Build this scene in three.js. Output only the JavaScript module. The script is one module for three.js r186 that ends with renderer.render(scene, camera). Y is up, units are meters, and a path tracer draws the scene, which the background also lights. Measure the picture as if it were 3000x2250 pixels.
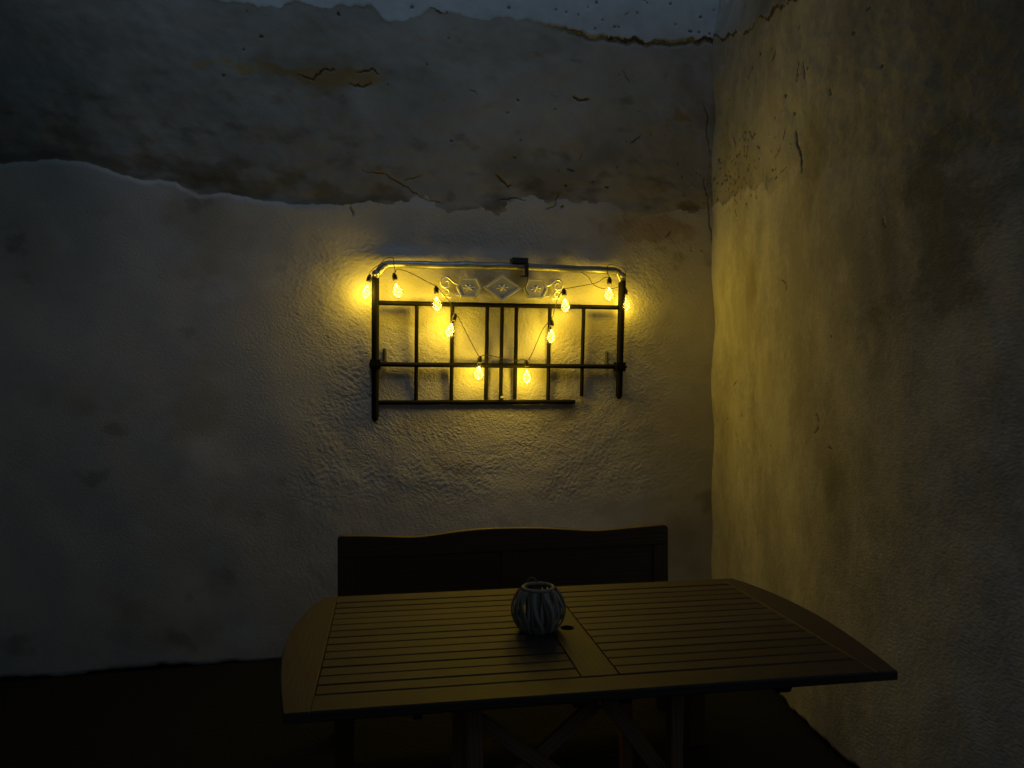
import * as THREE from 'three';
import { mergeGeometries } from 'three/addons/utils/BufferGeometryUtils.js';

// ---------------------------------------------------------------- camera, sky, light, exposure
const scene = new THREE.Scene();
const camera = new THREE.PerspectiveCamera(54.8, 4 / 3, 0.05, 200);
camera.position.set(0, 1.5, 0);
camera.rotation.set(-0.0041, 0, 0);
const renderer = new THREE.WebGLRenderer({ antialias: true });
renderer.setSize(1024, 768);
renderer.toneMapping = THREE.LinearToneMapping;
renderer.toneMappingExposure = 1;
renderer.shadowMap.enabled = true;
{ // a clear dusk sky: deep blue overhead, a little paler towards the horizon
  const W = 64, H = 32, a = new Float32Array(W * H * 4);
  for (let j = 0; j < H; j++) for (let i = 0; i < W; i++) {
    const el = Math.max(0, ((j + 0.5) / H - 0.5) * 2), k = 1 - 0.35 * el, p = (j * W + i) * 4;
    a[p] = 0.128 * k; a[p + 1] = 0.232 * k; a[p + 2] = 0.345 * k; a[p + 3] = 1;
  }
  const t = new THREE.DataTexture(a, W, H, THREE.RGBAFormat, THREE.FloatType);
  t.mapping = THREE.EquirectangularReflectionMapping; t.magFilter = THREE.LinearFilter; t.needsUpdate = true;
  scene.background = t; scene.environment = t;
}
const SKY = 0.66;
scene.backgroundIntensity = SKY; scene.environmentIntensity = SKY;
const dusk = new THREE.DirectionalLight(new THREE.Color(0.84, 0.86, 1.0), 0.15);   // last glow of the dusk sky, from high over the yard
dusk.position.set(0.1, 14.6, 2.7); dusk.target.position.set(0, 2, -4.3);
dusk.castShadow = true; dusk.shadow.radius = 40;
Object.assign(dusk.shadow.camera, { left: -6, right: 6, top: 6, bottom: -6, near: 0.5, far: 30 });
scene.add(dusk, dusk.target);
const BULB_POWER = 0.125, BULB_COLOR = new THREE.Color(1.0, 0.665, 0.03);

// ---------------------------------------------------------------- helpers
const numbers = {};
function numbered(name) { const n = (numbers[name] = (numbers[name] ?? -1) + 1); return n ? `${name}_${String(n).padStart(3, '0')}` : name; }
function rng(seed) { return () => { seed = (seed + 0x6d2b79f5) | 0; let t = Math.imul(seed ^ (seed >>> 15), 1 | seed); t = (t + Math.imul(t ^ (t >>> 7), 61 | t)) ^ t; return ((t ^ (t >>> 14)) >>> 0) / 4294967296; }; }
function thing(name, label, category, pos = [0, 0, 0], turn = 0) {
  const o = new THREE.Group(); o.name = numbered(name); o.position.set(...pos); o.rotation.y = turn;
  o.userData = { label, category }; scene.add(o); return o;
}
function part(name, geo, mat, parent, label) {
  const m = new THREE.Mesh(geo, mat); m.name = name; m.castShadow = m.receiveShadow = true;
  if (label) m.userData.label = label;
  parent.add(m); return m;
}
const clamp = (x, a = 0, b = 1) => Math.min(b, Math.max(a, x));
const sst = (a, b, x) => { const t = clamp((x - a) / (b - a)); return t * t * (3 - 2 * t); };
const mix = (a, b, t) => a + (b - a) * t;
const hash = new Uint8Array(512), gx = new Float32Array(256), gy = new Float32Array(256);
{ const r = rng(7), p = [...Array(256).keys()]; for (let i = 255; i > 0; i--) { const j = Math.floor(r() * (i + 1)); [p[i], p[j]] = [p[j], p[i]]; }
  for (let i = 0; i < 512; i++) hash[i] = p[i & 255];
  for (let i = 0; i < 256; i++) { const a = r() * 6.2831853; gx[i] = Math.cos(a); gy[i] = Math.sin(a); } }
function pn(x, y) { // gradient noise, about -1..1
  const xi = Math.floor(x), yi = Math.floor(y), fx = x - xi, fy = y - yi, X = xi & 255, Y = yi & 255;
  const u = fx * fx * fx * (fx * (fx * 6 - 15) + 10), v = fy * fy * fy * (fy * (fy * 6 - 15) + 10);
  const a = hash[hash[X] + Y], b = hash[hash[X + 1] + Y], c = hash[hash[X] + Y + 1], d = hash[hash[X + 1] + Y + 1];
  const n0 = gx[a] * fx + gy[a] * fy, n1 = gx[b] * (fx - 1) + gy[b] * fy, n2 = gx[c] * fx + gy[c] * (fy - 1), n3 = gx[d] * (fx - 1) + gy[d] * (fy - 1);
  return (n0 + u * (n1 - n0) + v * (n2 + u * (n3 - n2) - n0 - u * (n1 - n0))) * 1.5;
}
function fbm(x, y, o = 3) { let s = 0, a = 1, t = 0; for (let i = 0; i < o; i++) { s += a * pn(x, y); t += a; a *= 0.5; x = x * 2.03 + 17.1; y = y * 2.03 + 5.7; } return s / t; }
function along(pts) { // piecewise linear y(x) through points sorted by x
  return (x) => {
    if (x <= pts[0][0]) return pts[0][1];
    for (let i = 1; i < pts.length; i++) if (x <= pts[i][0]) { const [a, b] = pts[i - 1], [c, d] = pts[i]; return b + (d - b) * (x - a) / (c - a); }
    return pts[pts.length - 1][1];
  };
}
function steps(...runs) { // grid lines: [from, to, spacing] joined end to end
  const o = []; for (const [a, b, d] of runs) { const n = Math.max(1, Math.round((b - a) / d)); for (let i = 0; i < n; i++) o.push(a + (b - a) * i / n); }
  o.push(runs[runs.length - 1][1]); return o;
}
function dataTex(w, h, ch, srgb) {
  const t = new THREE.DataTexture(ch, w, h, THREE.RGBAFormat, THREE.UnsignedByteType);
  t.magFilter = THREE.LinearFilter; t.minFilter = THREE.LinearFilter; t.wrapS = t.wrapT = THREE.RepeatWrapping;
  if (srgb) t.colorSpace = THREE.SRGBColorSpace; t.needsUpdate = true; return t;
}
const toS = (x) => { x = clamp(x); return Math.round(255 * (x <= 0.0031308 ? 12.92 * x : 1.055 * Math.pow(x, 1 / 2.4) - 0.055)); };

// ---------------------------------------------------------------- plaster walls
const spot = (x, y, cx, cy, rx, ry) => Math.exp(-(((x - cx) / rx) ** 2) - (((y - cy) / ry) ** 2));
// scars: a field of short broken cuts and pits in the plaster
class Scars {
  constructor(x0, x1, y0, y1, c = 0.0026) { Object.assign(this, { x0, y0, c, w: Math.ceil((x1 - x0) / c), h: Math.ceil((y1 - y0) / c) }); this.f = new Float32Array(this.w * this.h); }
  cut(pts, r, d) {
    for (let k = 1; k < pts.length; k++) {
      const [ax, ay] = pts[k - 1], [bx, by] = pts[k], m = r * 2.2;
      const i0 = Math.max(0, Math.floor((Math.min(ax, bx) - m - this.x0) / this.c)), i1 = Math.min(this.w - 1, Math.ceil((Math.max(ax, bx) + m - this.x0) / this.c));
      const j0 = Math.max(0, Math.floor((Math.min(ay, by) - m - this.y0) / this.c)), j1 = Math.min(this.h - 1, Math.ceil((Math.max(ay, by) + m - this.y0) / this.c));
      const L = (bx - ax) ** 2 + (by - ay) ** 2 || 1e-9;
      for (let j = j0; j <= j1; j++) for (let i = i0; i <= i1; i++) {
        const x = this.x0 + i * this.c, y = this.y0 + j * this.c, t = clamp(((x - ax) * (bx - ax) + (y - ay) * (by - ay)) / L);
        const q = Math.hypot(x - ax - t * (bx - ax), y - ay - t * (by - ay)) + 0.5 * r * pn(x * 110, y * 110);
        const v = d * (1 - sst(r * 0.5, r * 1.3 + 0.001, q)); const p = j * this.w + i; if (v > this.f[p]) this.f[p] = v;
      }
    }
  }
  at(x, y) {
    const u = (x - this.x0) / this.c, v = (y - this.y0) / this.c, i = Math.floor(u), j = Math.floor(v);
    if (i < 0 || j < 0 || i >= this.w - 1 || j >= this.h - 1) return 0;
    const a = u - i, b = v - j, p = j * this.w + i, f = this.f;
    return (f[p] * (1 - a) + f[p + 1] * a) * (1 - b) + (f[p + this.w] * (1 - a) + f[p + this.w + 1] * a) * b;
  }
  random(n, seed, place, horizontal = 1, pits = 0.4) { // thin ragged cracks that taper out, and small pits
    const r = rng(seed);
    for (let k = 0; k < n; k++) {
      let [x, y] = place(r);
      if (r() < pits) { const q = 0.003 + r() * 0.005; this.cut([[x, y], [x + (r() - 0.5) * 0.016, y + (r() - 0.5) * 0.008]], q, 0.008 + r() * 0.01); continue; }
      let a = (r() - 0.5) * 2 * (r() < 0.7 * horizontal ? 0.7 : 2.4), bend = (r() - 0.5) * 1.2; const seg = 3 + Math.floor(r() * 5), l = 0.008 + r() * 0.012, w = 0.002 + r() * r() * 0.004, d = 0.006 + r() * 0.008;
      for (let i = 0; i < seg; i++) {
        const px = x, py = y; x += Math.cos(a) * l; y += Math.sin(a) * l; a += bend * (r() - 0.1) + (r() - 0.5) * 0.9;
        this.cut([[px, py], [x, y]], w * (0.35 + Math.sin(Math.PI * (i + 0.7) / (seg + 0.4))), d);
      }
    }
  }
}
// trowelled lumps: short curved ridges about 2-3 cm long
function lumps(x, y) {
  const wx = x + 0.012 * pn(x * 13, y * 13), wy = y + 0.012 * pn(x * 13 + 50, y * 13), o = sst(0.35, 0.65, 0.5 + 0.6 * pn(x * 2.7 + 5, y * 2.7));
  const A = pn((wx + wy * 0.5) * 36, (wy - wx * 0.5) * 62), B = pn((wx - wy * 0.6) * 36 + 9, (wy + wx * 0.6) * 62);
  return 0.62 * mix(A, B, o) + 0.38 * pn(wx * 80, wy * 95);
}
function wallMesh(xs, ys, disp, uvBox, mat, name, label, place) {
  const W = xs.length, H = ys.length, pos = new Float32Array(W * H * 3), uv = new Float32Array(W * H * 2), nor = new Float32Array(W * H * 3), idx = new Uint32Array((W - 1) * (H - 1) * 6);
  const z = new Float32Array(W * H);
  for (let j = 0; j < H; j++) for (let i = 0; i < W; i++) {
    const p = j * W + i; z[p] = disp(xs[i], ys[j]);
    pos.set([xs[i], ys[j], z[p]], p * 3);
    uv[p * 2] = (xs[i] - uvBox[0]) / (uvBox[1] - uvBox[0]); uv[p * 2 + 1] = (ys[j] - uvBox[2]) / (uvBox[3] - uvBox[2]);
  }
  for (let j = 0; j < H; j++) for (let i = 0; i < W; i++) {
    const l = Math.max(0, i - 1), r = Math.min(W - 1, i + 1), b = Math.max(0, j - 1), t = Math.min(H - 1, j + 1);
    const dx = (z[j * W + r] - z[j * W + l]) / (xs[r] - xs[l]), dy = (z[t * W + i] - z[b * W + i]) / (ys[t] - ys[b]), n = Math.hypot(dx, dy, 1);
    nor.set([-dx / n, -dy / n, 1 / n], (j * W + i) * 3);
  }
  let k = 0; for (let j = 0; j < H - 1; j++) for (let i = 0; i < W - 1; i++) { const p = j * W + i; idx[k++] = p; idx[k++] = p + 1; idx[k++] = p + W; idx[k++] = p + 1; idx[k++] = p + W + 1; idx[k++] = p + W; }
  const g = new THREE.BufferGeometry();
  g.setAttribute('position', new THREE.BufferAttribute(pos, 3)); g.setAttribute('normal', new THREE.BufferAttribute(nor, 3)); g.setAttribute('uv', new THREE.BufferAttribute(uv, 2)); g.setIndex(new THREE.BufferAttribute(idx, 1));
  const m = new THREE.Mesh(g, mat); m.name = name; m.castShadow = m.receiveShadow = true; m.userData = { label, category: 'wall' };
  place(m); scene.add(m); return m;
}
function plasterMaterial(box, n, albedo, relief, depth) {
  const c = new Uint8Array(n * n * 4), b = new Uint8Array(n * n * 4), o = [0, 0, 0];
  for (let j = 0; j < n; j++) for (let i = 0; i < n; i++) {
    const x = box[0] + (box[1] - box[0]) * (i + 0.5) / n, y = box[2] + (box[3] - box[2]) * (j + 0.5) / n, p = (j * n + i) * 4;
    albedo(x, y, o); c[p] = toS(o[0]); c[p + 1] = toS(o[1]); c[p + 2] = toS(o[2]); c[p + 3] = 255;
    b[p] = b[p + 1] = b[p + 2] = clamp(Math.round(127 + 120 * relief(x, y)), 0, 255); b[p + 3] = 255;
  }
  const m = new THREE.MeshStandardMaterial({ map: dataTex(n, n, c, true), bumpMap: dataTex(n, n, b), bumpScale: depth, roughness: 0.92, metalness: 0 });
  m.name = 'plaster'; return m;
}
const fineRelief = (x, y) => 0.55 * pn(x * 95, y * 110 + 3) + 0.3 * pn(x * 190 + 7, y * 190) + 0.25 * pn(x * 420, y * 420 + 1);

// --- the back wall: an older rough coat between a thick smooth lower coat and an overhanging upper coat
const WALL_TURN = Math.atan(0.2334), WALL_AT = [0, 0, -4.2835];
const lowerEdge0 = along([[-4, 2.57], [-2.62, 2.58], [-2.5, 2.6], [-2.35, 2.62], [-2.2, 2.613], [-2.13, 2.587], [-2, 2.55], [-1.89, 2.542], [-1.8, 2.536], [-1.737, 2.503], [-1.69, 2.472], [-1.62, 2.486], [-1.55, 2.495], [-1.48, 2.489], [-1.39, 2.469], [-1.2, 2.458], [-1.05, 2.46], [-0.9, 2.476], [-0.8, 2.5], [-0.7, 2.488], [-0.55, 2.495], [-0.29, 2.483], [0, 2.55], [0.26, 2.54], [0.7, 2.535], [1.4, 2.54]]);
const upperEdge0 = along([[-4, 3.5], [-1.6, 3.515], [-1.39, 3.503], [-1.2, 3.54], [-0.93, 3.543], [-0.8, 3.575], [-0.73, 3.515], [-0.65, 3.505], [-0.55, 3.55], [-0.47, 3.595], [-0.29, 3.577], [-0.12, 3.57], [0, 3.605], [0.35, 3.564], [0.465, 3.53], [0.61, 3.537], [0.83, 3.546], [1.01, 3.556], [1.22, 3.6], [1.4, 3.64]]);
const lowerEdge = (s) => lowerEdge0(s) + 0.010 * pn(s * 9, 3.3) + 0.006 * pn(s * 28, 1.7);
const upperEdge = (s) => upperEdge0(s) + 0.05 * fbm(s * 8, 8.1, 6);
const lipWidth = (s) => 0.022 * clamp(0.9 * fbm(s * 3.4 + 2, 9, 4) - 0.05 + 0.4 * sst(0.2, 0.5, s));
const footEdge = (s) => 0.004 + 0.03 * fbm(s * 5, 4.4, 4);
const scars = new Scars(-3.9, 1.4, 2.3, 4.3);
scars.random(24, 11, (r) => [-2.7 + 4.05 * Math.pow(r(), 0.62), 2.52 + 1.0 * r()], 1, 0.7);
scars.random(9, 12, (r) => [-0.1 + 1.4 * r(), 2.45 + 0.95 * r()], 0.7, 0.7);
scars.random(14, 13, (r) => [0.75 + 0.6 * r(), 2.1 + 0.5 * r()], 0.3);
scars.random(55, 14, (r) => [-1.5 + 2.85 * r(), 3.58 + 0.3 * r()], 1, 0.92);
for (const [pts, r, d] of [
  [[[0.365, 3.173], [0.39, 3.166], [0.44, 3.16], [0.47, 3.166]], 0.0060, 0.024],
  [[[-1.2, 3.16], [-1.12, 3.13], [-1.05, 3.19], [-1.0, 3.2]], 0.0044, 0.016], [[[-0.92, 3.13], [-0.84, 3.12], [-0.8, 3.15]], 0.0050, 0.016],
  [[[-0.88, 3.2], [-0.8, 3.22], [-0.76, 3.2]], 0.0044, 0.016],
    [[[-0.91, 2.47], [-0.905, 2.44], [-0.9, 2.41]], 0.0055, 0.016], [[[-0.85, 2.66], [-0.72, 2.64], [-0.6, 2.58], [-0.52, 2.53], [-0.4, 2.5]], 0.0039, 0.011],
  [[[-0.1, 2.53], [0.02, 2.56], [0.08, 2.545]], 0.0039, 0.011], [[[0.2, 2.5], [0.26, 2.52], [0.28, 2.6]], 0.0044, 0.011],
  [[[1.2, 3.2], [1.24, 3.12], [1.23, 3.0], [1.26, 2.9]], 0.0044, 0.013], [[[1.21, 2.75], [1.24, 2.6], [1.25, 2.45], [1.27, 2.35]], 0.0050, 0.014],
])  { // each explicit crack wanders a little
  const q = []; for (let k = 1; k < pts.length; k++) for (let i = 0; i < 5; i++) { const t = i / 5, x = mix(pts[k - 1][0], pts[k][0], t), y = mix(pts[k - 1][1], pts[k][1], t); q.push([x + 0.012 * pn(x * 40, y * 40), y + 0.014 * pn(x * 35 + 9, y * 35)]); } q.push(pts[pts.length - 1]);
  for (let k = 1; k < q.length; k++) scars.cut([q[k - 1], q[k]], r * (0.1 + 0.8 * Math.sin(Math.PI * k / q.length) + 0.35 * pn(k * 0.7, r * 900)), d);
}
// ragged chips where the surface coat has flaked off, more of them in some places
const chip = (x, y, k) => sst(0.40, 0.50, 0.7 * fbm(x * 17, y * 21, 5) + 0.3 * pn(x * 70, y * 80) + k);
const backChips = (s, h) => chip(s + 5, h, -0.2 + 0.34 * spot(s, h, 1.2, 2.68, 0.22, 0.22) + 0.2 * spot(s, h, 0.8, 3.0, 0.5, 0.35) + 0.24 * spot(s, h, -1.2, 3.15, 0.5, 0.1) + 0.2 * Math.exp(-(((h - upperEdge0(s)) / 0.06) ** 2)) + 0.12 * spot(s, h, -0.5, 2.55, 0.5, 0.1));
function backDisp(s, h) {
  const le = lowerEdge(s), ue = upperEdge(s);
  const flat = 1 - 0.8 * spot(s, h, -0.06, 1.7, 0.9, 0.5);
  let z = flat * (0.010 * fbm(s * 1.1, h * 1.1 + 5, 2) + 0.004 * pn(s * 3.6 + 9, h * 3.3));
  const firm = 1 - 0.78 * sst(-1.4, -0.9, s);                       // the step of the lower coat dies out to the right
  const low = 1 - sst(le - 0.03, le + 0.012 + 0.03 * (1 - firm), h);
  const up = sst(ue - 0.006, ue + 0.008, h), mid = (1 - low) * (1 - up);
  z += low * (0.004 + 0.008 * firm) * (1 - 0.25 * sst(0, 0.35, le - h));
  const calm = 0.10 + 0.95 * sst(-1.4, -1.0, s + 0.2 * pn(s * 3, h * 3)) * (1 - 0.6 * sst(0.75, 1.1, s)) * (1 - 0.5 * sst(0.95, 0.75, h));
  z += low * (0.0037 * calm * lumps(s, h) * (0.75 + 0.5 * pn(s * 4, h * 4)) + 0.0018 * calm * pn(s * 11, h * 11));
  z += mid * (0.010 * fbm(s * 3.6, h * 4.4 + 2, 3) + 0.0028 * fbm(s * 15, h * 19, 3));
  z -= mid * 0.006 * firm * Math.exp(-(((h - le - 0.05) / 0.05) ** 2)) * (0.55 + 0.6 * pn(s * 4 + 3, 6));
  const over = 0.003 + 0.010 * sst(0.1, 0.45, s);
  z += up * (over + 0.22 * Math.min(0, ue - h) + 0.006 * fbm(s * 7, h * 7, 3));
  z -= (1 - up) * 0.012 * sst(0.15, 0.45, s) * Math.exp(-(((ue - 0.016 - h) / 0.016) ** 2)) * (0.6 + 0.7 * pn(s * 9, 3));
  z += 0.026 * spot(s, h, -0.62, 2.19, 0.22, 0.05) + 0.012 * spot(s, h, -0.12, 2.2, 0.2, 0.04) + 0.014 * spot(s, h, 0.5, 2.2, 0.12, 0.06);
  z -= 0.6 * scars.at(s, h) + 0.006 * backChips(s, h) * (1 - low * sst(0.05, 0.2, le - h));
  const fe = footEdge(s); z -= 0.03 * (1 - sst(fe - 0.008, fe + 0.01, h));
  return z;
}
function backAlbedo(s, h, o) {
  const le = lowerEdge(s), ue = upperEdge(s), f1 = fbm(s * 2.1 + 4, h * 2.1, 4), f2 = fbm(s * 9, h * 9 + 3, 3), g = pn(s * 160, h * 160);
  const lc = le + (0.16 * fbm(s * 5, h * 7 + 20, 5)) * sst(-0.95, -0.3, s);
  let r, gg, b;
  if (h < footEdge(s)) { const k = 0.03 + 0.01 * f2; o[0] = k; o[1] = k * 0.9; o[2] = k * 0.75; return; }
  if (h > ue) { const k = 0.46 + 0.06 * f1 + 0.05 * f2 + 0.02 * g; r = k; gg = k; b = k * 0.98; }
  else if (h > lc) {
    const k = 0.30 + 0.08 * sst(-1.2, 0.0, s + 0.4 * f1) + 0.07 * f1 + 0.045 * f2 + 0.02 * g; r = k; gg = k * 0.92; b = k * 0.79;
    const band = spot(s, h, -1.35, 3.17, 0.5, 0.05) + spot(s, h, -1.05, 3.14, 0.14, 0.06) + spot(s, h, -0.85, 3.18, 0.14, 0.05) + 0.7 * spot(s, h, -0.75, 2.66, 0.2, 0.05) + 0.8 * spot(s, h, 1.05, 3.1, 0.14, 0.16) + 0.5 * spot(s, h, 0.75, 3.17, 0.1, 0.12);
    const ochre = 0.85 * sst(0.5, 0.72, 0.8 * band + 0.75 * fbm(s * 11, h * 17, 5));
    r = mix(r, 0.36, ochre); gg = mix(gg, 0.25, ochre); b = mix(b, 0.10, ochre);
    const mud = 0.85 * sst(0.24, 0.66, 0.62 * Math.exp(-Math.max(0, h - le) / (0.34 + 0.2 * pn(s * 3, 2))) * (1 - 0.45 * sst(-1.1, -0.5, s)) + 0.75 * fbm(s * 5, h * 9, 6));
    r = mix(r, 0.17, mud); gg = mix(gg, 0.145, mud); b = mix(b, 0.10, mud);
    const brown = sst(0.02, 0.45, fbm(s * 1.6 + 30, h * 2.0, 5)) * 0.8;
    r *= 1 - 0.35 * brown; gg *= 1 - 0.42 * brown; b *= 1 - 0.55 * brown;
  } else {
    const k = 0.53 + 0.05 * f1 + 0.04 * f2 + 0.02 * g; r = k; gg = k * 0.955; b = k * 0.9;
    const st = sst(0.12, 0.5, fbm(s * 1.5 + 11, h * 1.9 + 40, 4)); r *= 1 - 0.2 * st; gg *= 1 - 0.24 * st; b *= 1 - 0.33 * st;
    const dirt = sst(0.28, 0.5, fbm(s * 2.6 + 60, h * 3.4, 6)); r *= 1 - 0.3 * dirt; gg *= 1 - 0.32 * dirt; b *= 1 - 0.36 * dirt;
    const clean = sst(0.2, 0.45, fbm(s * 1.9 + 90, h * 2.3 + 8, 5)); r = mix(r, 0.66, 0.5 * clean); gg = mix(gg, 0.66, 0.5 * clean); b = mix(b, 0.66, 0.5 * clean);
    const pink = sst(0.45, 0.75, spot(s, h, 0.85, 2.42, 0.4, 0.12) + 0.5 * fbm(s * 7, h * 7, 3)); r *= 1 - 0.2 * pink; gg *= 1 - 0.32 * pink; b *= 1 - 0.42 * pink;
  }
  if (scars.at(s, h) > 0.004) { r *= 0.66; gg *= 0.6; b *= 0.52; }
  else if (h > le - 0.12 && backChips(s, h) > 0.5) { r = r * 0.6 + 0.02; gg = gg * 0.52 + 0.016; b = b * 0.42 + 0.008; }
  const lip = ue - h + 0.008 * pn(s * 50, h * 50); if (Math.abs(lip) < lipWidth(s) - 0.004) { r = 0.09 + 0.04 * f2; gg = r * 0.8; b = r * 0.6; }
  o[0] = r; o[1] = gg; o[2] = b;
}
const BB = [-3.95, 1.45, -0.05, 4.65];
wallMesh(steps([-3.95, -2.75, 0.04], [-2.75, -1.5, 0.010], [-1.5, 1.42, 0.0062]), steps([-0.05, 0.8, 0.014], [0.8, 2.75, 0.0066], [2.75, 3.95, 0.0085], [3.95, 4.65, 0.05]), backDisp, BB,
  plasterMaterial(BB, 2048, backAlbedo, (x, y) => (0.14 + 0.6 * spot(x, y, -0.05, 1.65, 1.05, 0.75) + 0.12 * pn(x * 2.2, y * 2.2)) * fineRelief(x, y) - 45 * scars.at(x, y), 0.008), 'back_wall', 'long old plaster wall facing the table, with peeling coats and a lit iron headboard hung on it',
  (m) => { m.position.set(...WALL_AT); m.rotation.y = WALL_TURN; });

// --- the right wall, seen along its length; its own x runs towards the viewer (x = -distance)
const rLower0 = along([[-4.9, 2.575], [-4.48, 2.571], [-4.11, 2.549], [-3.74, 2.487], [-3.42, 2.436], [-2.93, 2.311], [-1.5, 2.1], [3, 2.1]]);
const rUpper0 = along([[-4.9, 3.66], [-4.58, 3.62], [-4.02, 3.387], [-3.75, 3.335], [-3.52, 3.267], [-3.35, 3.222], [-2.5, 3.1], [3, 3.1]]);
const rLower = (x) => rLower0(x) + 0.016 * pn(x * 9, 31) + 0.01 * pn(x * 30, 12);
const rUpper = (x) => rUpper0(x) + 0.05 * fbm(x * 8, 51, 6);
const rscars = new Scars(-4.7, -1.3, 1.0, 3.3);
rscars.random(70, 21, (r) => [-4.58 + 0.75 * r(), 2.46 + 0.42 * r()], 0.3, 0.8);
rscars.random(40, 22, (r) => [-4.5 + 1.5 * r(), 2.4 + 0.5 * r()], 0.2, 0.75);
rscars.random(18, 23, (r) => [-4.4 + 2.6 * r(), 1.1 + 1.6 * r()], 0.2);
rscars.random(24, 24, (r) => [-4.5 + 1.9 * r(), 2.6 + 0.6 * r()], 0.3, 0.8);
rscars.cut([[-3.33, 2.62], [-3.31, 2.55], [-3.27, 2.49], [-3.26, 2.42]], 0.007, 0.016);
const rightChips = (x, h) => chip(x - 3, h, -0.22 + 0.42 * spot(x, h, -4.3, 2.68, 0.3, 0.16) + 0.28 * spot(x, h, -3.6, 2.56, 0.6, 0.14) + 0.1 * spot(x, h, -3, 2.1, 1, 0.6));
function rightDisp(x, h) {
  const le = rLower(x), ue = rUpper(x), low = 1 - sst(le - 0.012, le + 0.03, h), up = sst(ue - 0.006, ue + 0.01, h), mid = (1 - low) * (1 - up);
  const t = clamp(x + 3.3, 0, 1.25); let z = 0.012 * fbm(x * 1.2 + 50, h * 1.1, 2) + 0.004 * pn(x * 4 + 9, h * 3);
  z -= 0.25 * t * t + 0.625 * Math.max(0, x + 2.05);   // nearer the viewer the wall swings away to the right
  z += low * (0.009 - 0.007 * sst(-4.1, -3.5, x) + 0.0016 * lumps(x + 9, h) + 0.003 * pn(x * 14, h * 5));
  z += mid * (0.009 * fbm(x * 5 + 8, h * 5, 3) + 0.006 * fbm(x * 17, h * 17, 3));
  z += up * (0.006 + 0.25 * Math.min(0, ue - h) + 0.006 * fbm(x * 7, h * 7, 3));
  z += 0.05 * sst(-4.42, -4.62, x) * (0.6 + 0.4 * pn(h * 3, 4.2));   // the corner is filled out a little
  z -= 0.6 * rscars.at(x, h) + 0.008 * rightChips(x, h);
  const fe = 0.006 + 0.035 * fbm(x * 6, 14.4, 4); z -= 0.05 * (1 - sst(fe - 0.008, fe + 0.012, h));
  return z;
}
function rightAlbedo(x, h, o) {
  const le = rLower(x), ue = rUpper(x), f1 = fbm(x * 2.1 + 74, h * 1.6, 4), f2 = fbm(x * 9, h * 7 + 63, 3), g = pn(x * 160 + 5, h * 160);
  const fe = 0.006 + 0.035 * fbm(x * 6, 14.4, 4);
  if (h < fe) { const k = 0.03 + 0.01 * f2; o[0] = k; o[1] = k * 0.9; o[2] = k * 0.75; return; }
  const lc = le + 0.2 * fbm(x * 4, h * 5 + 33, 6) * (0.25 + 0.75 * sst(-4.3, -3.7, x)), rough = 0.40 + 0.12 * sst(-4.0, -3.5, x);
  let k = (h > ue ? 0.46 : h > lc ? rough : 0.6) + 0.06 * f1 + 0.045 * f2 + 0.02 * g, r = k, gg = k * 0.965, b = k * (h > lc && h < ue ? 0.85 : 0.9);
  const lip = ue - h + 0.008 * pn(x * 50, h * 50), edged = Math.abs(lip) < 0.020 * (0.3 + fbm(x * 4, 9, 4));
  const st = sst(0.1, 0.5, fbm(x * 2.2 + 15, h * 1.1 + 70, 4)); r *= 1 - 0.2 * st; gg *= 1 - 0.24 * st; b *= 1 - 0.34 * st;
  // grime in clouds and runs
  const grime = sst(-0.2, 0.24, 0.42 * fbm(x * 2.6 + 9, h * 1.3 + 7, 4) + 0.2 * fbm(x * 11, h * 6, 4) + 0.16 * fbm(x * 45, h * 28, 3) + 0.02);
  r *= 1 - 0.33 * grime; gg *= 1 - 0.33 * grime; b *= 1 - 0.32 * grime;
  const region = spot(x, h, -2.56, 2.17, 0.22, 0.25) + spot(x, h, -2.41, 1.83, 0.14, 0.22) + spot(x, h, -2.32, 1.45, 0.09, 0.14) + spot(x, h, -2.7, 1.75, 0.13, 0.12) + 0.8 * spot(x, h, -2.25, 2.2, 0.3, 0.4);
  const mould = sst(0.42, 0.86, 0.55 * region + 0.85 * fbm(x * 5 + 3, h * 4.2, 6) + 0.1 * pn(x * 70, h * 60));
  r = mix(r, 0.13, mould * 0.55); gg = mix(gg, 0.13, mould * 0.55); b = mix(b, 0.10, mould * 0.55);
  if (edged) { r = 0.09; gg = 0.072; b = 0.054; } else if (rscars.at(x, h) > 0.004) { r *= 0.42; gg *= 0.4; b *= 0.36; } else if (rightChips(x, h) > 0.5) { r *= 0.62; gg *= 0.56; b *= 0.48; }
  o[0] = r; o[1] = gg; o[2] = b;
}
const RB = [-4.75, 1.2, -0.05, 4.65];
wallMesh(steps([-4.75, -3.2, 0.0085], [-3.2, -1.5, 0.011], [-1.5, 1.2, 0.1]), steps([-0.05, 0.6, 0.012], [0.6, 3.7, 0.0085], [3.7, 4.65, 0.05]), rightDisp, RB,
  plasterMaterial(RB, 2048, rightAlbedo, (x, y) => 0.5 * fineRelief(x, y) + 0.14 * pn(x * 60, y * 22) - 60 * rscars.at(x, y), 0.006), 'right_wall', 'old plaster wall on the right, running towards the viewer beside the table end',
  (m) => { m.position.set(1.27, 0, 0); m.rotation.y = -Math.PI / 2; });

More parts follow.
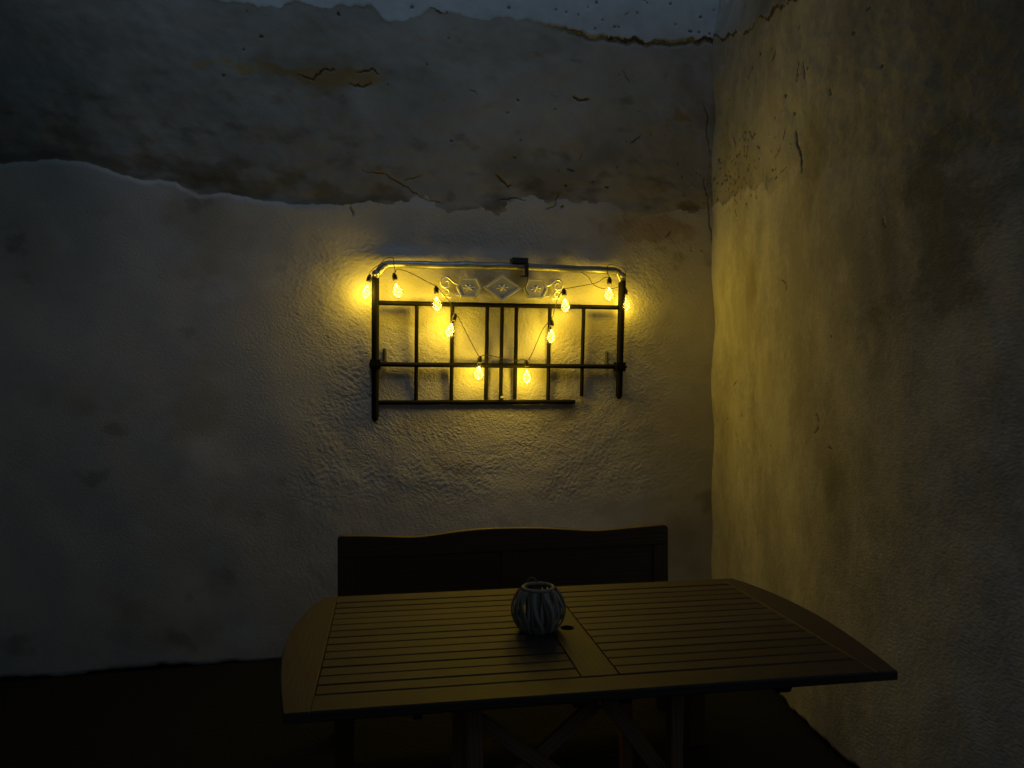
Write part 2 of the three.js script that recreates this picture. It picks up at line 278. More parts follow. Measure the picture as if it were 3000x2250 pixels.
// --- ground and the rest of the yard, outside the frame
const plain = (r, g, b, rough = 0.9) => { const m = new THREE.MeshStandardMaterial({ roughness: rough }); m.color.setRGB(r, g, b); return m; };
{
  const n = 512, c = new Uint8Array(n * n * 4), b = new Uint8Array(n * n * 4);
  for (let j = 0; j < n; j++) for (let i = 0; i < n; i++) {
    const a = (i / n) * 6.2831853, d = (j / n) * 6.2831853, p = (j * n + i) * 4;   // wraps round, so that it tiles
    const X = Math.cos(a) * 4 + Math.cos(d) * 3.1, Y = Math.sin(a) * 4 + Math.sin(d) * 3.3;
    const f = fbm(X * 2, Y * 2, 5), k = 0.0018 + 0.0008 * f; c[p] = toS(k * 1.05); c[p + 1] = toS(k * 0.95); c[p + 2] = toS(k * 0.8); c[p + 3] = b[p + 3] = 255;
    b[p] = b[p + 1] = b[p + 2] = clamp(127 + 110 * fbm(X * 5, Y * 5, 4), 0, 255);
  }
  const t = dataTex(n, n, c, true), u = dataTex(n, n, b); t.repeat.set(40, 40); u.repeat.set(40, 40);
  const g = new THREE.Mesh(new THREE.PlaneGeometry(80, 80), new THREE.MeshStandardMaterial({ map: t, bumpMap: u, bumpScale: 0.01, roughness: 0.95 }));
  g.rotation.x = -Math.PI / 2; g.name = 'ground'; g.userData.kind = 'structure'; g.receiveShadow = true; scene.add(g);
}
function boxAt(x0, x1, y0, y1, z0, z1) { const g = new THREE.BoxGeometry(x1 - x0, y1 - y0, z1 - z0); g.translate((x0 + x1) / 2, (y0 + y1) / 2, (z0 + z1) / 2); return g; }
function outside(name, label, category, geo, mat) { const m = new THREE.Mesh(geo, mat); m.name = name; m.userData = { label, category }; m.castShadow = m.receiveShadow = true; scene.add(m); return m; }
outside('left_wall', 'plain plaster wall closing the yard on the far left, out of the frame', 'wall', boxAt(-4.3, -3.75, 0, 5.2, -3.6, 4.398), plain(0.4, 0.38, 0.35));
outside('yard_wall', 'plaster garden wall behind the viewer, out of the frame', 'wall', boxAt(-4.3, 6.5, 0, 3.9, 4.41, 4.7), plain(0.55, 0.53, 0.5));
{
  const r = thing('canopy', 'whitewashed wooden canopy roof over the table, above the frame', 'canopy', [0, 3.2, 0]);
  part('roof_deck', boxAt(-3.74, 1.22, 0.1, 0.16, -2.45, 1.7), plain(0.45, 0.42, 0.38), r);
  for (let i = 0; i < 6; i++) part('rafter', boxAt(-3.3 + i * 0.85, -3.22 + i * 0.85, 0, 0.098, -2.43, 1.68), plain(0.4, 0.37, 0.33), r);
}

outside('right_eave', 'roof overhang along the right wall, above the frame', 'eave', boxAt(0.55, 2.2, 3.86, 3.95, -4.0, -1.2), plain(0.06, 0.045, 0.035));
outside('eave', 'roof overhang along the far left wall, above the frame', 'eave', boxAt(-3.74, -2.1, 3.62, 3.72, -3.5, -2.62), plain(0.06, 0.045, 0.035));

// ---------------------------------------------------------------- wood
function woodTexture(seed, ca, cb, len = 1, wid = 0.25) {
  const w = 1024, h = 256, c = new Uint8Array(w * h * 4), b = new Uint8Array(w * h * 4);
  for (let j = 0; j < h; j++) for (let i = 0; i < w; i++) {
    const x = (i / w) * len, y = (j / h) * wid, p = (j * w + i) * 4;
    const warp = 0.012 * pn(x * 2.2 + seed, y * 14), rings = 0.5 + 0.5 * Math.sin((y + warp) * 420 + 3 * pn(x * 1.4, y * 20 + seed));
    const pore = pn(x * 26 + seed, y * 900), t = clamp(0.45 * rings + 0.35 * (0.5 + 0.5 * fbm(x * 2.5 + seed, y * 40, 3)) + 0.2 * (0.5 + 0.5 * pore));
    for (let k = 0; k < 3; k++) c[p + k] = toS(mix(ca[k], cb[k], t));
    c[p + 3] = b[p + 3] = 255; b[p] = b[p + 1] = b[p + 2] = clamp(127 + 60 * pore + 40 * (rings - 0.5), 0, 255);
  }
  const t = dataTex(w, h, c, true), u = dataTex(w, h, b); t.repeat.set(1 / len, 1 / wid); u.repeat.set(1 / len, 1 / wid);
  return [t, u];
}
function woodMaterial(tex, tint, rough, depth = 0.0004) { const m = new THREE.MeshStandardMaterial({ map: tex[0], bumpMap: tex[1], bumpScale: depth, roughness: rough }); m.color.setRGB(tint, tint, tint); return m; }
const oiled = woodTexture(3, [0.058, 0.031, 0.026], [0.122, 0.068, 0.058]), dark = woodTexture(9, [0.07, 0.037, 0.014], [0.15, 0.085, 0.034]);
const tableWood = [0.48, 0.56, 0.64, 0.40, 0.72].map((k) => woodMaterial(oiled, k, 0.62)), legWood = woodMaterial(oiled, 2.6, 0.7), benchWood = woodMaterial(dark, 1, 0.5);
legWood.color.setRGB(3.0, 2.4, 1.3);   // the legs are a paler, yellower wood
// uv in metres, u along the grain; each piece takes another part of the board
const grainRnd = rng(77);
function grain(geo, axis) {
  const g = geo.index ? geo.toNonIndexed() : geo; g.computeVertexNormals();
  const p = g.attributes.position, n = g.attributes.normal, uv = new Float32Array(p.count * 2), a = grainRnd() * 7, b = grainRnd() * 3, get = (t, i, k) => (k === 0 ? t.getX(i) : k === 1 ? t.getY(i) : t.getZ(i)), others = [0, 1, 2].filter((k) => k !== axis);
  for (let i = 0; i < p.count; i++) {
    const N = [0, 1, 2].map((k) => Math.abs(get(n, i, k))), across = N[others[0]] > N[others[1]] ? others[1] : others[0], end = N[axis] > 0.8;
    uv[2 * i] = (end ? get(p, i, others[0]) * 0.2 : get(p, i, axis)) + a; uv[2 * i + 1] = get(p, i, end ? others[1] : across) + b;
  }
  g.setAttribute('uv', new THREE.BufferAttribute(uv, 2)); return g;
}
function board(x0, x1, y0, y1, z0, z1, axis, c = 0.0025) { // a board with eased long edges
  const L = [[x0, x1], [y0, y1], [z0, z1]], [p, q] = [0, 1, 2].filter((k) => k !== axis), [a0, a1] = L[p], [b0, b1] = L[q];
  const s = new THREE.Shape([[a0 + c, b0], [a1 - c, b0], [a1, b0 + c], [a1, b1 - c], [a1 - c, b1], [a0 + c, b1], [a0, b1 - c], [a0, b0 + c]].map(([x, y]) => new THREE.Vector2(x, y)));
  const g = new THREE.ExtrudeGeometry(s, { depth: L[axis][1] - L[axis][0], bevelEnabled: false }), P = g.attributes.position;
  for (let i = 0; i < P.count; i++) { const v = [0, 0, 0]; v[p] = P.getX(i); v[q] = P.getY(i); v[axis] = P.getZ(i) + L[axis][0]; P.setXYZ(i, ...v); }
  if (axis === 1) { // keep the winding outward
    const I = g.index; const A = g.attributes.position.array; if (!I) for (let i = 0; i < A.length; i += 9) for (let k = 0; k < 3; k++) { const t = A[i + 3 + k]; A[i + 3 + k] = A[i + 6 + k]; A[i + 6 + k] = t; }
  }
  return grain(g, axis);
}
function slab(shape, y0, y1, axis, bevel = 0.003) { // a flat piece cut to an outline given in (x, -z)
  const g = new THREE.ExtrudeGeometry(shape, { depth: y1 - y0 - 2 * bevel, bevelEnabled: true, bevelSize: bevel, bevelThickness: bevel, bevelSegments: 1, bevelOffset: -bevel, curveSegments: 24 });
  g.rotateX(-Math.PI / 2); g.translate(0, y0 + bevel, 0); return grain(g, axis);
}
function strut(a, b, w, t, mat, parent, name, round = false) { // a straight wooden bar from a to b
  const A = new THREE.Vector3(...a), B = new THREE.Vector3(...b), L = A.distanceTo(B), s = new THREE.Shape();
  if (round) { s.absarc(L, 0, w / 2, -Math.PI / 2, Math.PI / 2); s.absarc(0, 0, w / 2, Math.PI / 2, Math.PI * 1.5); } else { s.moveTo(0, -w / 2); s.lineTo(L, -w / 2); s.lineTo(L, w / 2); s.lineTo(0, w / 2); }
  const g = new THREE.ExtrudeGeometry(s, { depth: t - 0.004, bevelEnabled: true, bevelSize: 0.002, bevelThickness: 0.002, bevelSegments: 1, bevelOffset: -0.002, curveSegments: 10 }); g.translate(0, 0, -t / 2 + 0.002);
  const m = part(name, grain(g, 0), mat, parent); m.position.copy(A); const d = B.clone().sub(A).normalize();
  m.quaternion.setFromUnitVectors(new THREE.Vector3(1, 0, 0), d); return m;
}

// ---------------------------------------------------------------- the folding table
const TABLE = [0.168, 0, -2.278], TABLE_TURN = 9.4 * Math.PI / 180, TOP = 0.74;
{
  const t = thing('garden_table', 'slatted brown folding table with bowed ends and a parasol hole, in front of the bench', 'table', TABLE, TABLE_TURN);
  const r = rng(5), y0 = TOP - 0.026;
  for (const side of [-1, 1]) { for (let i = 0; i < 13; i++) {           // thirteen slats in each leaf
    const p = 0.7500 / 13, z = -0.375 + i * p, dy = (r() - 0.5) * 0.0012, a = 0.0535, b = 0.7145;
    part('slat', board(side < 0 ? -b : a, side < 0 ? -a : b, TOP - 0.011 + dy, TOP - 0.0006 + dy, z + 0.0021, z + p - 0.0021, 0), tableWood[Math.floor(r() * 5)], t); }
    part('leaf_backing', board(side < 0 ? -0.714 : 0.054, side < 0 ? -0.054 : 0.714, TOP - 0.022, TOP - 0.0125, -0.374, 0.374, 0, 0.001), tableWood[1], t);
  }
  for (const side of [-1, 1]) {
    const s = new THREE.Shape(); s.moveTo(0.718, -0.470); s.lineTo(0.778, -0.470); s.bezierCurveTo(0.815, -0.28, 0.838, -0.1, 0.836, 0.02); s.bezierCurveTo(0.834, 0.2, 0.812, 0.34, 0.764, 0.457); s.lineTo(0.718, 0.457);
    const g = slab(s, y0, TOP, 2); if (side < 0) { const A = g.attributes.position.array; for (let i = 0; i < A.length; i += 3) A[i] *= -1; for (let i = 0; i < A.length; i += 9) for (let k = 0; k < 3; k++) { const q = A[i + 3 + k]; A[i + 3 + k] = A[i + 6 + k]; A[i + 6 + k] = q; } g.computeVertexNormals(); }
    part('end_board', g, tableWood[1], t);
    part('long_rail', board(-0.7165, 0.7165, y0, TOP, side > 0 ? 0.3775 : -0.457, side > 0 ? 0.470 : -0.3775, 0, 0.004), tableWood[side > 0 ? 0 : 1], t);
    part('apron', board(-0.6, 0.6, TOP - 0.075, y0 - 0.003, side * 0.30 - 0.011, side * 0.30 + 0.011, 0), tableWood[0], t);
  }
  const c = new THREE.Shape(); c.moveTo(-0.0505, -0.374); c.lineTo(0.0505, -0.374); c.lineTo(0.0505, 0.374); c.lineTo(-0.0505, 0.374);
  const hole = new THREE.Path(); hole.absarc(0.002, 0, 0.0205, 0, Math.PI * 2, true); c.holes.push(hole);
  part('centre_board', slab(c, y0, TOP, 2, 0.002), tableWood[1], t);
  for (const [u, w] of [[-0.47, 0.022], [0.498, 0.036], [-0.06, 0.03], [0.06, 0.03]]) { const b = strut([u, TOP - 0.05, 0.385], [u, TOP - 0.05, -0.385], 0.044, w, tableWood[0], t, 'batten', true); b.rotation.set(0, Math.PI / 2, 0); }
  for (const z of [0.2, -0.24]) {
    part('leg', board(-0.333, -0.287, 0, TOP - 0.03, z - 0.012, z + 0.03, 1), legWood, t);
    part('leg', board(0.248, 0.284, 0, TOP - 0.03, z - 0.012, z + 0.03, 1), legWood, t);
    part('foot_rail', board(-0.286, 0.247, 0.06, 0.1, z - 0.01, z + 0.012, 0), legWood, t);
  }
  strut([-0.30, 0.562, 0.17], [0.14, 0.22, 0.17], 0.04, 0.02, legWood, t, 'cross_brace');
  strut([0.056, 0.572, 0.148], [-0.29, 0.29, 0.148], 0.04, 0.02, legWood, t, 'cross_brace');
  strut([0.072, 0.588, 0.2], [0.50, 0.01, 0.12], 0.038, 0.022, legWood, t, 'swing_leg', true);
  strut([0.072, 0.588, -0.2], [0.50, 0.01, -0.2], 0.038, 0.022, legWood, t, 'swing_leg', true);
}

// ---------------------------------------------------------------- the bench behind the table
{
  const t = thing('bench', 'dark brown wooden bench with a wavy-topped panelled backrest, between the table and the back wall', 'bench', [0, 0, -3.3], Math.atan(0.2));
  const top = new THREE.Shape(); top.moveTo(-0.757, 0.745); top.lineTo(-0.757, 0.825); top.quadraticCurveTo(-0.756, 0.843, -0.735, 0.8425);
  top.splineThru([[-0.6, 0.836], [-0.45, 0.8255], [-0.36, 0.829], [-0.24, 0.842], [-0.1, 0.848], [0.08, 0.8445], [0.2, 0.836], [0.34, 0.823], [0.42, 0.8205], [0.55, 0.827], [0.71, 0.8345]].map(([x, y]) => new THREE.Vector2(x, y)));
  top.quadraticCurveTo(0.735, 0.834, 0.735, 0.81); top.lineTo(0.735, 0.745);
  const tg = new THREE.ExtrudeGeometry(top, { depth: 0.026, bevelEnabled: true, bevelSize: 0.004, bevelThickness: 0.004, bevelOffset: -0.004, bevelSegments: 2, curveSegments: 40 }); tg.translate(0, 0, -0.013);
  part('top_rail', grain(tg, 0), benchWood, t);
  part('stile', board(-0.757, -0.687, 0.40, 0.744, -0.016, 0.016, 1), benchWood, t); part('stile', board(0.665, 0.735, 0.40, 0.744, -0.016, 0.016, 1), benchWood, t);
  part('stile', board(-0.05, 0.02, 0.561, 0.744, -0.015, 0.015, 1), benchWood, t);
  part('bottom_rail', board(-0.686, 0.664, 0.49, 0.56, -0.015, 0.015, 0), benchWood, t);
  part('panel', board(-0.690, -0.047, 0.555, 0.75, -0.005, 0.003, 0), benchWood, t); part('panel', board(0.017, 0.668, 0.555, 0.75, -0.005, 0.003, 0), benchWood, t);
  for (let i = 0; i < 5; i++) part('seat_slat', board(-0.757, 0.735, 0.43, 0.452, 0.02 + i * 0.082, 0.096 + i * 0.082, 0), benchWood, t);
  for (const x of [-0.757, 0.665]) { part('leg', board(x, x + 0.07, 0, 0.429, 0.34, 0.40, 1), benchWood, t); part('leg', board(x, x + 0.07, 0, 0.399, -0.016, 0.05, 1), benchWood, t); part('side_rail', board(x + 0.01, x + 0.05, 0.35, 0.42, 0.051, 0.339, 2), benchWood, t); }
}

// ---------------------------------------------------------------- the willow candle holder
{
  const c = Math.cos(TABLE_TURN), s = Math.sin(TABLE_TURN), u = -0.089;
  const t = thing('candle_holder', 'round grey willow candle holder with a glass inside, next to the hole in the table', 'candle holder', [TABLE[0] + u * c, TOP + 0.001, TABLE[2] - u * s]);
  const prof = (k) => 0.042 + 0.0405 * Math.pow(Math.sin(Math.PI * clamp(0.08 + 0.85 * k)), 0.7), H = 0.128, r = rng(31);
  const willow = [[0.42, 0.37, 0.31], [0.30, 0.26, 0.215], [0.19, 0.165, 0.135]].map(([a, b, d]) => plain(a, b, d, 0.8));
  for (let k = 0; k < 44; k++) {
    const lay = k % 2, a0 = (k / 44) * 6.2832 + (r() - 0.5) * 0.12, lean = (lay ? 1 : -1) * (0.1 + 0.5 * r() * r()), w = 0.0042 + 0.0045 * r(), off = lay ? 0.0012 : -0.0022, N = 14, pos = [], idx = [];
    for (let i = 0; i <= N; i++) {
      const q = i / N, a = a0 + lean * (q - 0.5) + 0.05 * Math.sin(q * 6 + k), rad = prof(q) + off, y = 0.004 + q * (H - 0.008);
      for (const [da, dr] of [[-1, -0.001], [0, 0.0012], [1, -0.001], [0, -0.0018]]) pos.push(Math.cos(a + da * w / rad) * (rad + dr), y, Math.sin(a + da * w / rad) * (rad + dr));
      if (i < N) for (let j = 0; j < 4; j++) { const p = i * 4 + j, n = i * 4 + (j + 1) % 4; idx.push(p, p + 4, n, n, p + 4, n + 4); }
    }
    const g = new THREE.BufferGeometry(); g.setAttribute('position', new THREE.Float32BufferAttribute(pos, 3)); g.setIndex(idx); g.computeVertexNormals();
    part('willow_strip', g, willow[Math.floor(r() * 3)], t);
  }
  const ring = (R, tube, y) => { const g = new THREE.TorusGeometry(R, tube, 8, 40); g.rotateX(Math.PI / 2); g.translate(0, y, 0); return g; };
  part('rim', ring(0.046, 0.0052, H), willow[0], t, 'pale ring at the mouth'); part('base_ring', ring(0.050, 0.005, 0.005), willow[1], t);
  const cup = new THREE.LatheGeometry([[0, 0.006], [0.034, 0.006], [0.038, 0.012], [0.039, 0.11], [0.036, 0.11], [0.035, 0.014], [0, 0.011]].map(([x, y]) => new THREE.Vector2(x, y)), 32);
  part('glass_cup', cup, new THREE.MeshPhysicalMaterial({ transmission: 1, thickness: 0.01, ior: 1.5, roughness: 0.03, color: 0xffffff }), t);
  const hp = []; for (let i = 0; i <= 16; i++) { const a = Math.PI * (i / 16); hp.push(new THREE.Vector3(-0.018 - 0.014 * Math.cos(a), H + 0.002 + 0.016 * Math.sin(a), -0.042)); }
  part('handle', new THREE.TubeGeometry(new THREE.CatmullRomCurve3(hp), 24, 0.0026, 6), willow[2], t);
}

// ---------------------------------------------------------------- the bed headboard hung on the wall
const nx = Math.sin(WALL_TURN), nz = Math.cos(WALL_TURN);
const onWall = (s, h, w) => [WALL_AT[0] + s * nz + w * nx, h, WALL_AT[2] - s * nx + w * nz];
const barW = (h) => -0.083 + 0.073 * h;   // distance of the leaning board from the wall at a height
const iron = new THREE.MeshPhysicalMaterial({ roughness: 0.75, specularIntensity: 0.3 }); iron.color.setRGB(0.006, 0.0055, 0.005);
const silver = plain(0.30, 0.31, 0.33, 0.38); silver.metalness = 0.85; const plateMat = plain(0.66, 0.67, 0.69, 0.40); plateMat.metalness = 0.6;
{ const n = 256, b = new Uint8Array(n * n * 4), q = new Uint8Array(n * n * 4); for (let j = 0; j < n; j++) for (let i = 0; i < n; i++) { const p = (j * n + i) * 4, f = fbm(i / 9, j / 9, 3); b[p] = b[p + 1] = b[p + 2] = clamp(127 + 90 * f, 0, 255); q[p] = q[p + 1] = q[p + 2] = clamp(190 + 90 * fbm(i / 30 + 50, j / 30, 3), 60, 255); b[p + 3] = q[p + 3] = 255; }
  const bt = dataTex(n, n, b), qt = dataTex(n, n, q); for (const m of [iron, silver]) { m.bumpMap = bt; m.bumpScale = 0.0012; } silver.roughnessMap = qt; silver.roughness = 0.5; }
{
  const t = thing('bed_headboard', 'old iron bed headboard with black bars and silver ornaments, hung on the back wall', 'headboard', WALL_AT, WALL_TURN);
  const W = -0.083;   // the whole board leans out from the wall at its top
  t.rotation.order = 'YXZ'; t.rotation.x = 0.073;
  const rod = (x0, y0, x1, y1, r, w = W) => { const L = Math.hypot(x1 - x0, y1 - y0), g = new THREE.CylinderGeometry(r, r, L, 14, Math.ceil(L / 0.05)), P = g.attributes.position;
    for (let i = 0; i < P.count; i++) { const y = P.getY(i), k = 1 + 0.06 * pn(y * 25 + x0 * 9, x0 * 31 + y0); P.setX(i, P.getX(i) * k + 0.0012 * pn(y * 8, x0 * 17)); P.setZ(i, P.getZ(i) * k); }
    g.rotateZ(-Math.atan2(x1 - x0, y1 - y0)); g.translate((x0 + x1) / 2, (y0 + y1) / 2, w); return g; };
  const post = (x, y0, y1) => { const g = new THREE.LatheGeometry([[0.001, y0 - 0.012], [0.012, y0 - 0.006], [0.0195, y0 + 0.012], [0.0205, (y0 + y1) / 2], [0.021, y1], [0.001, y1 + 0.002]].map(([a, b]) => new THREE.Vector2(a, b)), 16); g.translate(x, 0, W); return g; };
  part('post', post(-0.78, 1.285, 2.06), iron, t); part('post', post(0.649, 1.40, 2.09), iron, t);
  const rp = [[-0.78, 2.055], [-0.775, 2.075], [-0.742, 2.122], [-0.715, 2.137], [-0.6, 2.142], [-0.45, 2.141], [-0.25, 2.147], [-0.08, 2.150], [0.1, 2.149], [0.3, 2.147], [0.48, 2.147], [0.595, 2.146], [0.622, 2.138], [0.643, 2.105], [0.649, 2.085]].map(([x, y]) => new THREE.Vector3(x, y, W - 0.004));
  const rg = new THREE.TubeGeometry(new THREE.CatmullRomCurve3(rp, false, 'catmullrom', 0.06), 160, 0.0215, 14), RP = rg.attributes.position, RN = rg.attributes.normal;
  for (let i = 0; i < RP.count; i++) { const k = 0.0028 * pn(RP.getX(i) * 9 + 4, RP.getY(i) * 30) + 0.0012 * pn(RP.getX(i) * 30, RP.getZ(i) * 60); RP.setXYZ(i, RP.getX(i) + RN.getX(i) * k, RP.getY(i) + RN.getY(i) * k, RP.getZ(i) + RN.getZ(i) * k); } rg.computeVertexNormals();
  part('top_rail', rg, silver, t, 'dented bare metal top rail');
  for (const [x, y] of [[-0.776, 2.085], [0.648, 2.118]]) { const g = new THREE.SphereGeometry(0.025, 16, 10); g.scale(1, 0.85, 1); g.translate(x, y, W); part('corner_knuckle', g, silver, t); }
  part('cross_bar', rod(-0.762, 1.926, 0.632, 1.932, 0.0135), iron, t); part('cross_bar', rod(-0.80, 1.590, 0.672, 1.583, 0.0138), iron, t); part('cross_bar', rod(-0.765, 1.380, 0.374, 1.376, 0.0118), iron, t);
  for (const [x, y0, y1] of [[-0.555, 1.392, 1.915], [-0.356, 1.391, 1.915], [-0.157, 1.391, 1.916], [-0.071, 1.391, 1.918], [0.013, 1.391, 1.918], [0.211, 1.388, 1.918], [0.416, 1.408, 1.92]]) part('upright_bar', rod(x, y0, x + 0.001, y1, 0.0112, W - 0.003), iron, t);
  for (const x of [-0.78, 0.649]) { const y = x < 0 ? 1.59 : 1.583, g = mergeGeometries([boxAt(x - 0.028, x + 0.028, y - 0.026, y + 0.026, W - 0.026, W + 0.026), boxAt(x - 0.032, x + 0.034, y - 0.008, y + 0.006, W - 0.03, W + 0.03)]); part('collar', g, iron, t); }
  for (const [x, y] of [[-0.727, 1.64], [0.574, 1.635]]) part('wall_hook', mergeGeometries([new THREE.CapsuleGeometry(0.011, 0.06, 4, 10).translate(x, y, W - 0.022), boxAt(x - 0.01, x + 0.01, y - 0.05, y - 0.03, W - 0.035, W)]), plain(0.09, 0.09, 0.085, 0.6), t);
  { const g = new THREE.SphereGeometry(0.012, 12, 8); g.translate(-0.066, 1.402, W + 0.012); part('rivet', g, silver, t); }
  // cast plates: frame, sunk field and a raised flower
  const plate = (outline, cx, cy) => {
    const sh = new THREE.Shape(outline.map(([x, y]) => new THREE.Vector2(x, y))), g = new THREE.ExtrudeGeometry(sh, { depth: 0.004, bevelEnabled: true, bevelSize: 0.002, bevelThickness: 0.002, bevelOffset: -0.002, bevelSegments: 1 });
    const rimS = new THREE.Shape(outline.map(([x, y]) => new THREE.Vector2(x, y))); rimS.holes.push(new THREE.Path(outline.map(([x, y]) => new THREE.Vector2(x * 0.82, y * 0.8)).reverse()));
    const rim = new THREE.ExtrudeGeometry(rimS, { depth: 0.004, bevelEnabled: true, bevelSize: 0.0015, bevelThickness: 0.002, bevelOffset: -0.0015, bevelSegments: 2 }); rim.translate(0, 0, 0.006);
    const w = W - 0.006; for (const q of [g, rim]) q.translate(cx, cy, w);
    const p = part('plate', g, plateMat, t); part('plate_rim', rim, plateMat, p);
    const leaves = []; for (let i = 0; i < 6; i++) { const a = i * Math.PI / 3 + 0.2, l = new THREE.SphereGeometry(1, 8, 6); l.scale(0.014, 0.0045, 0.004); l.translate(0.014, 0, 0); l.rotateZ(a); l.scale(1.25, 0.8, 1); leaves.push(l); }
    const bud = new THREE.SphereGeometry(0.0055, 8, 6); leaves.push(bud); const f = mergeGeometries(leaves); f.translate(cx, cy, w + 0.007); part('flower_relief', f, plateMat, p);
  };
  const hex = [[-0.073, 0], [-0.046, 0.056], [0.046, 0.056], [0.073, 0], [0.046, -0.056], [-0.046, -0.056]];
  plate(hex, -0.263, 2.024); plate([[-0.112, 0], [0, 0.076], [0.112, 0], [0, -0.076]], -0.071, 2.028); plate(hex, 0.124, 2.028);
  const scroll = (side, x0, y0) => { // an S-scroll from the plate outwards, then a smaller curl below it
    const pts = [], at = (x, y) => pts.push(new THREE.Vector3(x0 + side * x, y0 + y, W)); at(0, 0.02); at(0.022, 0.026); at(0.045, 0.044); at(0.062, 0.056);
    for (let i = 1; i <= 18; i++) { const a = Math.PI * 0.5 - i * 0.42, r = 0.034 - i * 0.00135; at(0.068 + r * Math.cos(a), 0.023 + r * Math.sin(a)); }
    part('scroll', new THREE.TubeGeometry(new THREE.CatmullRomCurve3(pts), 70, 0.0068, 8), plateMat, t);
    const q = [], bt = (x, y) => q.push(new THREE.Vector3(x0 + side * x, y0 + y, W)); bt(-0.01, -0.045); bt(0.018, -0.04); bt(0.04, -0.056); bt(0.055, -0.052);
    for (let i = 1; i <= 15; i++) { const a = -Math.PI * 0.4 + i * 0.42, r = 0.028 - i * 0.0013; bt(0.064 + r * Math.cos(a), -0.03 + r * Math.sin(a)); }
    part('scroll', new THREE.TubeGeometry(new THREE.CatmullRomCurve3(q), 60, 0.0060, 8), plateMat, t);
  };
  scroll(-1, -0.325, 2.022); scroll(1, 0.186, 2.026);
}
{
  const t = thing('battery_box', 'small black box hooked over the middle of the silver headboard rail', 'box', WALL_AT, WALL_TURN), m = plain(0.012, 0.012, 0.013, 0.4);
  part('casing', mergeGeometries([boxAt(-0.02, 0.072, 2.168, 2.198, 0.03, 0.098)]), m, t);
  part('hook', mergeGeometries([boxAt(0.052, 0.074, 2.098, 2.167, 0.091, 0.101), boxAt(0.03, 0.074, 2.090, 2.0975, 0.07, 0.099)]), m, t);
}

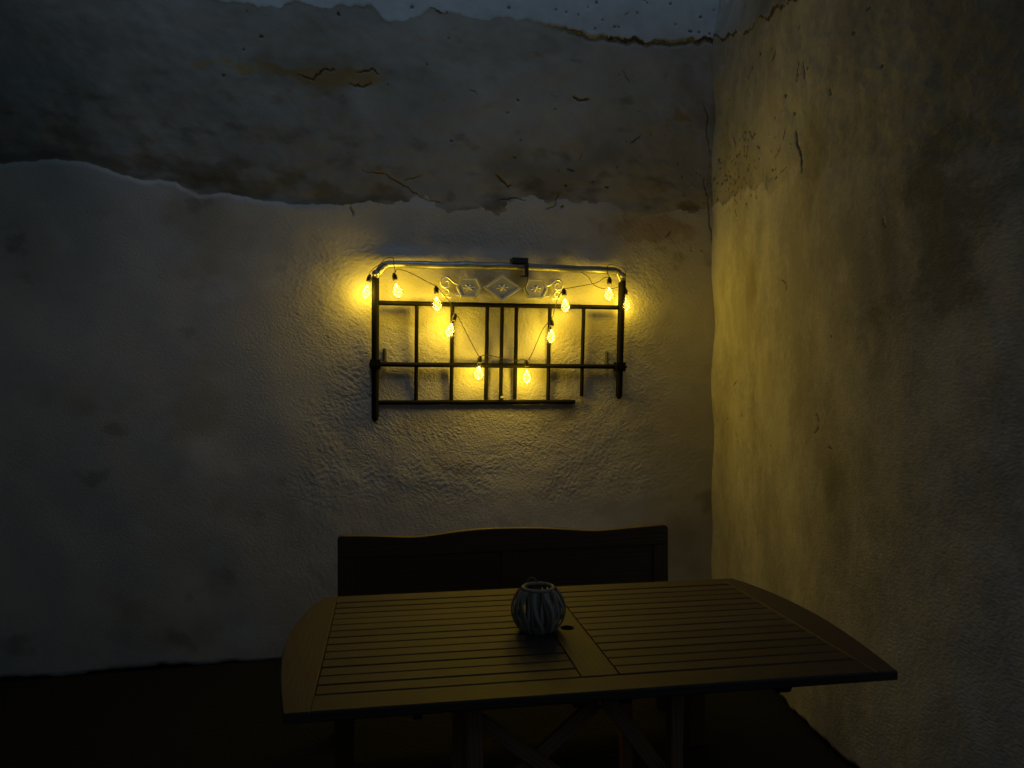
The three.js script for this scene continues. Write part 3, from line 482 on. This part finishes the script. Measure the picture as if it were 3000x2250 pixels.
// ---------------------------------------------------------------- the string of bulbs
{
  const t = thing('string_lights', 'string of ten clear bulbs with tiny yellow lights, draped over the iron headboard', 'string lights', WALL_AT, WALL_TURN);
  const glass = new THREE.MeshPhysicalMaterial({ transmission: 1, thickness: 0, roughness: 0.055, ior: 1.45 }); glass.color.setRGB(1, 0.98, 0.94);
  const led = new THREE.MeshStandardMaterial({ color: 0x000000, emissiveIntensity: 4 }); led.emissive.setRGB(1, 0.90, 0.58);
  const cap = plain(0.03, 0.025, 0.02, 0.5), cordMat = plain(0.03, 0.022, 0.012, 0.7);
  const gp = [[0.011, 0], [0.0115, -0.006], [0.0135, -0.018], [0.021, -0.034], [0.0275, -0.050], [0.0295, -0.064], [0.0265, -0.078], [0.018, -0.089], [0.007, -0.0945], [0.0005, -0.095]];
  const glassGeo = new THREE.LatheGeometry(new THREE.SplineCurve(gp.map(([a, b]) => new THREE.Vector2(a, b))).getPoints(28), 24);
  const capGeo = new THREE.LatheGeometry([[0.0005, 0.033], [0.006, 0.033], [0.0075, 0.026], [0.0115, 0.022], [0.0128, 0.004], [0.0118, -0.004], [0.0005, -0.004]].map(([a, b]) => new THREE.Vector2(a, b)), 16);
  const clusters = [1, 2, 3].map((seed) => { const r = rng(seed * 91), gs = []; for (let i = 0; i < 34; i++) { const q = 0.12 + 0.84 * (i / 33), a = i * 2.3 + r() * 0.9, R = 0.024 * Math.sin(Math.PI * Math.pow(q, 1.6)) * (0.55 + 0.45 * r()), g = new THREE.IcosahedronGeometry(0.0015 + 0.0006 * r(), 1); g.translate(Math.cos(a) * R, -0.012 - 0.078 * q, Math.sin(a) * R); gs.push(g); } return mergeGeometries(gs); });
  // socket place (s, h), lean from the upright, distance in front of the board
  const bulbs = [[-0.818, 2.040, -0.22, 0.030], [-0.679, 2.047, 0.2, 0.070], [-0.456, 1.982, 0.06, 0.075], [-0.360, 1.836, -0.32, 0.075], [-0.211, 1.604, -0.08, 0.075], [0.060, 1.584, 0.02, 0.075], [0.201, 1.815, -0.03, 0.075], [0.273, 1.990, 0.1, 0.075], [0.544, 2.062, -0.04, 0.070], [0.672, 2.012, 0.02, 0.000]];
  bulbs.forEach(([s, h, lean, w], i) => {
    const b = new THREE.Group(); b.name = 'bulb'; b.position.set(s, h, barW(h) + w); b.scale.setScalar(1.1); b.rotation.z = lean; t.add(b);
    part('socket', capGeo, cap, b); const g = part('glass', glassGeo, glass, b); g.castShadow = false;
    const l = part('led_cluster', clusters[i % 3], led, b); l.rotation.y = i * 1.3; l.castShadow = false;
    const p = new THREE.PointLight(BULB_COLOR, BULB_POWER, 0, 2); p.position.set(0, -0.056, 0); p.castShadow = true; p.shadow.radius = 1.6; b.add(p);
  });
  const cord = (pts, r = 0.0021) => part('cord', new THREE.TubeGeometry(new THREE.CatmullRomCurve3(pts.map(([x, h, w]) => new THREE.Vector3(x, h, barW(h) + w))), pts.length * 10, r, 6), cordMat, t);
  cord([[-0.818, 2.073, 0.030], [-0.80, 2.10, 0.030], [-0.76, 2.13, 0.030], [-0.725, 2.164, 0.030], [-0.69, 2.169, 0.030], [-0.682, 2.13, 0.030], [-0.679, 2.08, 0.070]]);
  cord([[-0.679, 2.08, 0.070], [-0.672, 2.1, 0.070], [-0.62, 2.10, 0.030], [-0.56, 2.075, 0.030], [-0.5, 2.04, 0.055], [-0.456, 2.015, 0.075], [-0.41, 1.97, 0.055], [-0.375, 1.93, 0.055], [-0.362, 1.88, 0.055], [-0.352, 1.867, 0.075]]);
  cord([[-0.352, 1.867, 0.075], [-0.335, 1.86, 0.055], [-0.31, 1.815, 0.055], [-0.262, 1.73, 0.045], [-0.225, 1.66, 0.055], [-0.211, 1.636, 0.075], [-0.18, 1.645, 0.055], [-0.12, 1.640, 0.030], [-0.05, 1.622, 0.030], [0.0, 1.618, 0.030], [0.04, 1.62, 0.055], [0.06, 1.617, 0.075]]);
  cord([[0.06, 1.617, 0.075], [0.075, 1.62, 0.055], [0.1, 1.665, 0.055], [0.125, 1.72, 0.045], [0.16, 1.80, 0.055], [0.195, 1.846, 0.075], [0.215, 1.87, 0.055], [0.225, 1.92, 0.055], [0.25, 1.99, 0.055], [0.273, 2.023, 0.075]]);
  cord([[0.273, 2.023, 0.075], [0.3, 2.03, 0.055], [0.4, 2.05, 0.045], [0.48, 2.07, 0.045], [0.53, 2.1, 0.050], [0.544, 2.095, 0.070], [0.546, 2.13, 0.030], [0.549, 2.172, 0.030], [0.6, 2.172, 0.030], [0.65, 2.15, 0.030], [0.67, 2.1, 0.000], [0.672, 2.045, 0.000]]);
  cord([[0.39, 2.125, 0.030], [0.43, 2.10, 0.030], [0.46, 2.06, 0.030], [0.51, 2.035, 0.050], [0.56, 2.035, 0.050], [0.62, 2.05, 0.030]]);
  cord([[0.06, 2.10, 0.075], [0.055, 2.06, 0.075], [0.05, 2.02, 0.055], [0.07, 1.985, 0.055]], 0.0026);
}
renderer.render(scene, camera);
